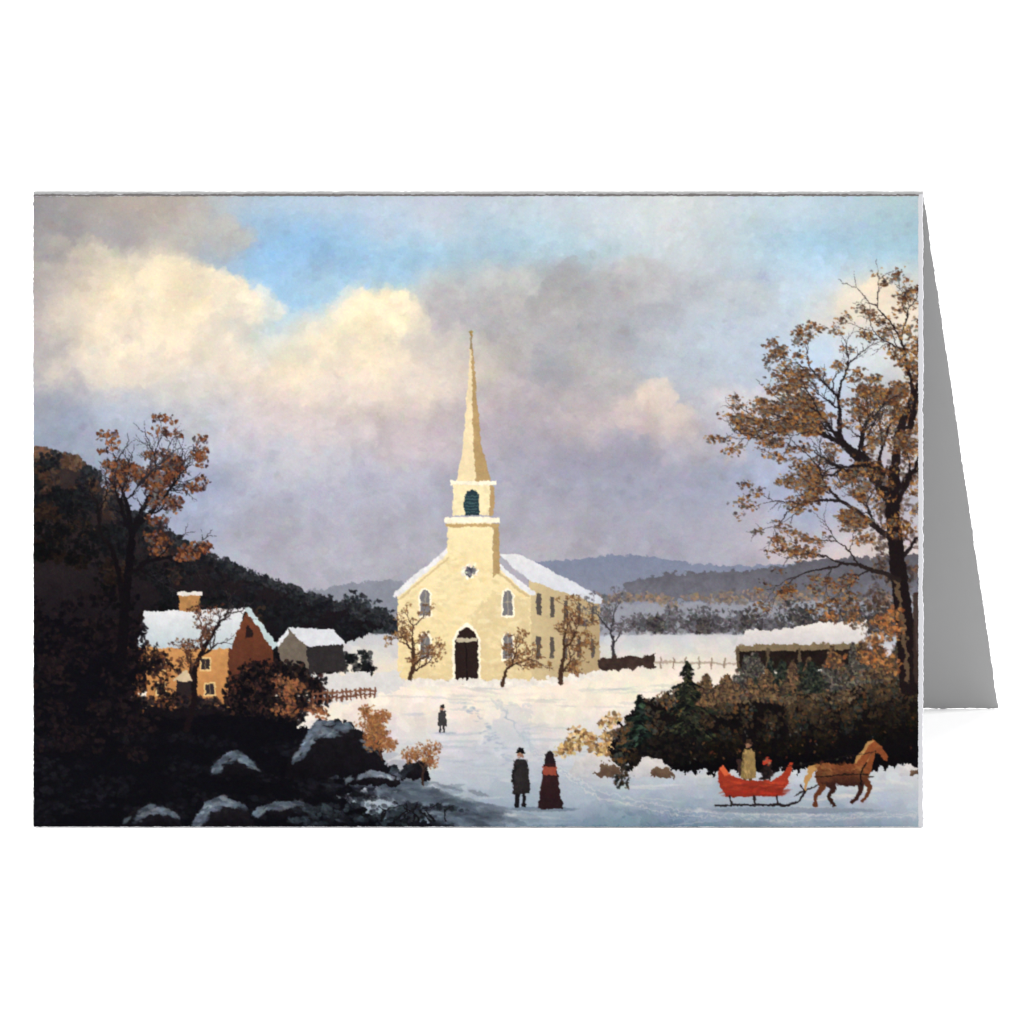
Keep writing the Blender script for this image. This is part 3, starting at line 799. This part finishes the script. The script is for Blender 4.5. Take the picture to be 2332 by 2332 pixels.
# print: a fine sheet of ink on the leaf, one colour per mesh point, short of the right edge
def print_sheet():
    ink = Painter().paint()
    lin = np.where(ink <= .04045, ink / 12.92, ((ink + .055) / 1.055) ** 2.4) * GAIN
    lin = np.clip(lin, .0008, .86)
    x0, x1, y0, y1 = X0 + .6, X1 - 8.5, YT + FOLD + 4.2, YB - .6
    xs = np.linspace(x0, x1, PW)
    ys = np.linspace(y0, y1, PH)
    gx, gy = np.meshgrid(xs, ys)
    for side in (0, -1):                               # ragged ends of the ink
        gx[:, side] += ragged(PH, .55)
        gy[side, :] += ragged(PW, .55)
    lift = -0.00003
    P = np.empty((PH, PW, 3), np.float32)
    for k in range(3):
        P[..., k] = EU[k] * ((gx - 900) * U) + EV[k] * ((YB - gy) * U) + EW[k] * lift
    n = PH * PW
    idx = np.arange(n, dtype=np.int32).reshape(PH, PW)
    q = np.stack([idx[:-1, :-1], idx[1:, :-1], idx[1:, 1:], idx[:-1, 1:]], -1).reshape(-1)
    me = bpy.data.meshes.new('printed_picture')
    me.vertices.add(n)
    me.vertices.foreach_set('co', P.reshape(-1))
    nf = len(q) // 4
    me.loops.add(len(q))
    me.loops.foreach_set('vertex_index', q)
    me.polygons.add(nf)
    me.polygons.foreach_set('loop_start', np.arange(0, nf * 4, 4, dtype=np.int32))
    me.update(calc_edges=True)
    me.validate()
    c = me.color_attributes.new('ink', 'FLOAT_COLOR', 'POINT')
    rgba = np.ones((n, 4), np.float32)
    rgba[:, :3] = lin.reshape(-1, 3)
    c.data.foreach_set('color', rgba.reshape(-1))
    return link('printed_picture', me, M_INK, front)
print_sheet()

# dark pressed line just under the fold
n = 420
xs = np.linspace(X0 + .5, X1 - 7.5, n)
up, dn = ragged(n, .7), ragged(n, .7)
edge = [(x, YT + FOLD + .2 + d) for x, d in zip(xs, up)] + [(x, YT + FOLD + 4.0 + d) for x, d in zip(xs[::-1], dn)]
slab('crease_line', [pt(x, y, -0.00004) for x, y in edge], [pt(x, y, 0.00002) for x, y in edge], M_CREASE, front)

# rounded fold joining the two leaves at the top
EB = -EV * math.cos(OPEN) + EW * math.sin(OPEN)         # down the back leaf
NB = EV * math.sin(OPEN) + EW * math.cos(OPEN)          # out of the back leaf
apex = pt(900, YT) + EW * (THICK * 1.0)
prof = []
a0 = pt(900, YT + FOLD)                                 # front leaf, outer face
a1 = pt(900, YT + 1.5)
b1 = apex + EB * 1.6 * U + NB * THICK
b0 = apex + EB * 6 * U + NB * THICK
mid = (a1 + b1) / 2 + EV * (2.0 * U)
inn = apex + EB * 6 * U
inf = pt(900, YT + FOLD, THICK)
prof = [a0, a1, a1 * .35 + mid * .65 - EW * .00004, mid, b1 * .35 + mid * .65, b1, b0, inn, inf]
nn = 300
xs = np.linspace(X0, X1, nn)
jit = ragged(nn, .45)
verts, faces = [], []
for x, j in zip(xs, jit):
    for k, p in enumerate(prof):
        q = p + EU * ((x - 900) * U)
        if 1 <= k <= 5:
            q = q + EV * (j * U)
        verts.append(tuple(q))
m = len(prof)
for i in range(nn - 1):
    for k in range(m):
        faces.append((i * m + k, i * m + (k + 1) % m, (i + 1) * m + (k + 1) % m, (i + 1) * m + k))
faces.append(tuple(range(m - 1, -1, -1)))
faces.append(tuple((nn - 1) * m + k for k in range(m)))
me = bpy.data.meshes.new('fold')
me.from_pydata(verts, [], faces)
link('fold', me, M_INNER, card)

# back leaf, its plain grey inside showing past the right edge
bo = outline(X0, 6, X1 - .5, (YB - YT), 5.0, .8)
base = apex
def bp_(x, d, t):
    return base + EU * ((x - 900) * U) + EB * (d * U) + NB * t
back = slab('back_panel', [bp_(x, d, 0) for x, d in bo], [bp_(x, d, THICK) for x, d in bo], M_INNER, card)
back['label'] = 'plain grey inside of the back leaf'

# stand it on the sweep: lowest point of either leaf touches z = 0
bpy.context.view_layer.update()
low = min(v.co.z for ob in (front, back) for v in ob.data.vertices)
SHIFT = -low + 0.00005
for ob in col.objects:
    if ob.type == 'MESH':
        ob.data.transform(__import__('mathutils').Matrix.Translation((0, 0, SHIFT)))

# ---------------------------------------------------------------- white paper sweep
def sweep():
    prof = [(-6.0, 0.0), (10.0, 0.0)]
    for k in range(1, 13):
        a = math.pi / 2 * k / 12
        prof.append((10.0 + math.sin(a) * 2, 2 - math.cos(a) * 2))
    prof.append((12.0, 6.0))
    v = [(x, y, z) for y, z in prof for x in (-22, 22)]
    f = [(2 * k, 2 * k + 1, 2 * k + 3, 2 * k + 2) for k in range(len(prof) - 1)]
    me = bpy.data.meshes.new('backdrop')
    me.from_pydata(v, [], f)
    me.polygons.foreach_set('use_smooth', [True] * len(f))
    o = link('backdrop', me, M_SWEEP)
    o['kind'] = 'structure'
    o['label'] = 'seamless white paper sweep under and behind the card'
    return o
sweep()

# ---------------------------------------------------------------- light: soft overhead key, plus two added fills
def sun(name, direction, strength, angle):
    l = bpy.data.lights.new(name, 'SUN')
    l.energy = strength
    l.angle = R(angle)
    o = bpy.data.objects.new(name, l)
    o.rotation_euler = Vector(direction).normalized().to_track_quat('Z', 'Y').to_euler()
    o.location = Vector(direction).normalized() * 2
    col.objects.link(o)
for nm, d, s, a in LAMPS:
    sun(nm, d, s, a)

w = bpy.data.worlds.new('World')
scene.world = w
w.use_nodes = True
w.node_tree.nodes['Background'].inputs['Color'].default_value = (1, 1, 1, 1)
w.node_tree.nodes['Background'].inputs['Strength'].default_value = AMBIENT

# ---------------------------------------------------------------- camera: a view camera with the
# film square to the front leaf and the lens shifted, standing to the right of the card
CU, CV, DIST = 3067, 815, 5000 * U
cd = bpy.data.cameras.new('camera')
cam = bpy.data.objects.new('camera', cd)
col.objects.link(cam)
pos = pt(CU, CV, -DIST)
cam.location = (pos.x, pos.y, pos.z + SHIFT)
cam.rotation_euler = (R(90) - LEAN, 0, 0)
cd.sensor_width = 36
cd.lens = 36 * 5000 / 1932
cd.shift_x = (966 - CU) / 1932
cd.shift_y = (CV - 966) / 1932
cd.clip_start = 0.01
cd.clip_end = 60
scene.camera = cam

vs = scene.view_settings
vs.view_transform = 'Standard'
vs.look = 'None'
vs.exposure = 0
vs.gamma = 1
vs.use_curve_mapping = False
scene.cycles.max_bounces = 8
scene.cycles.diffuse_bounces = 5
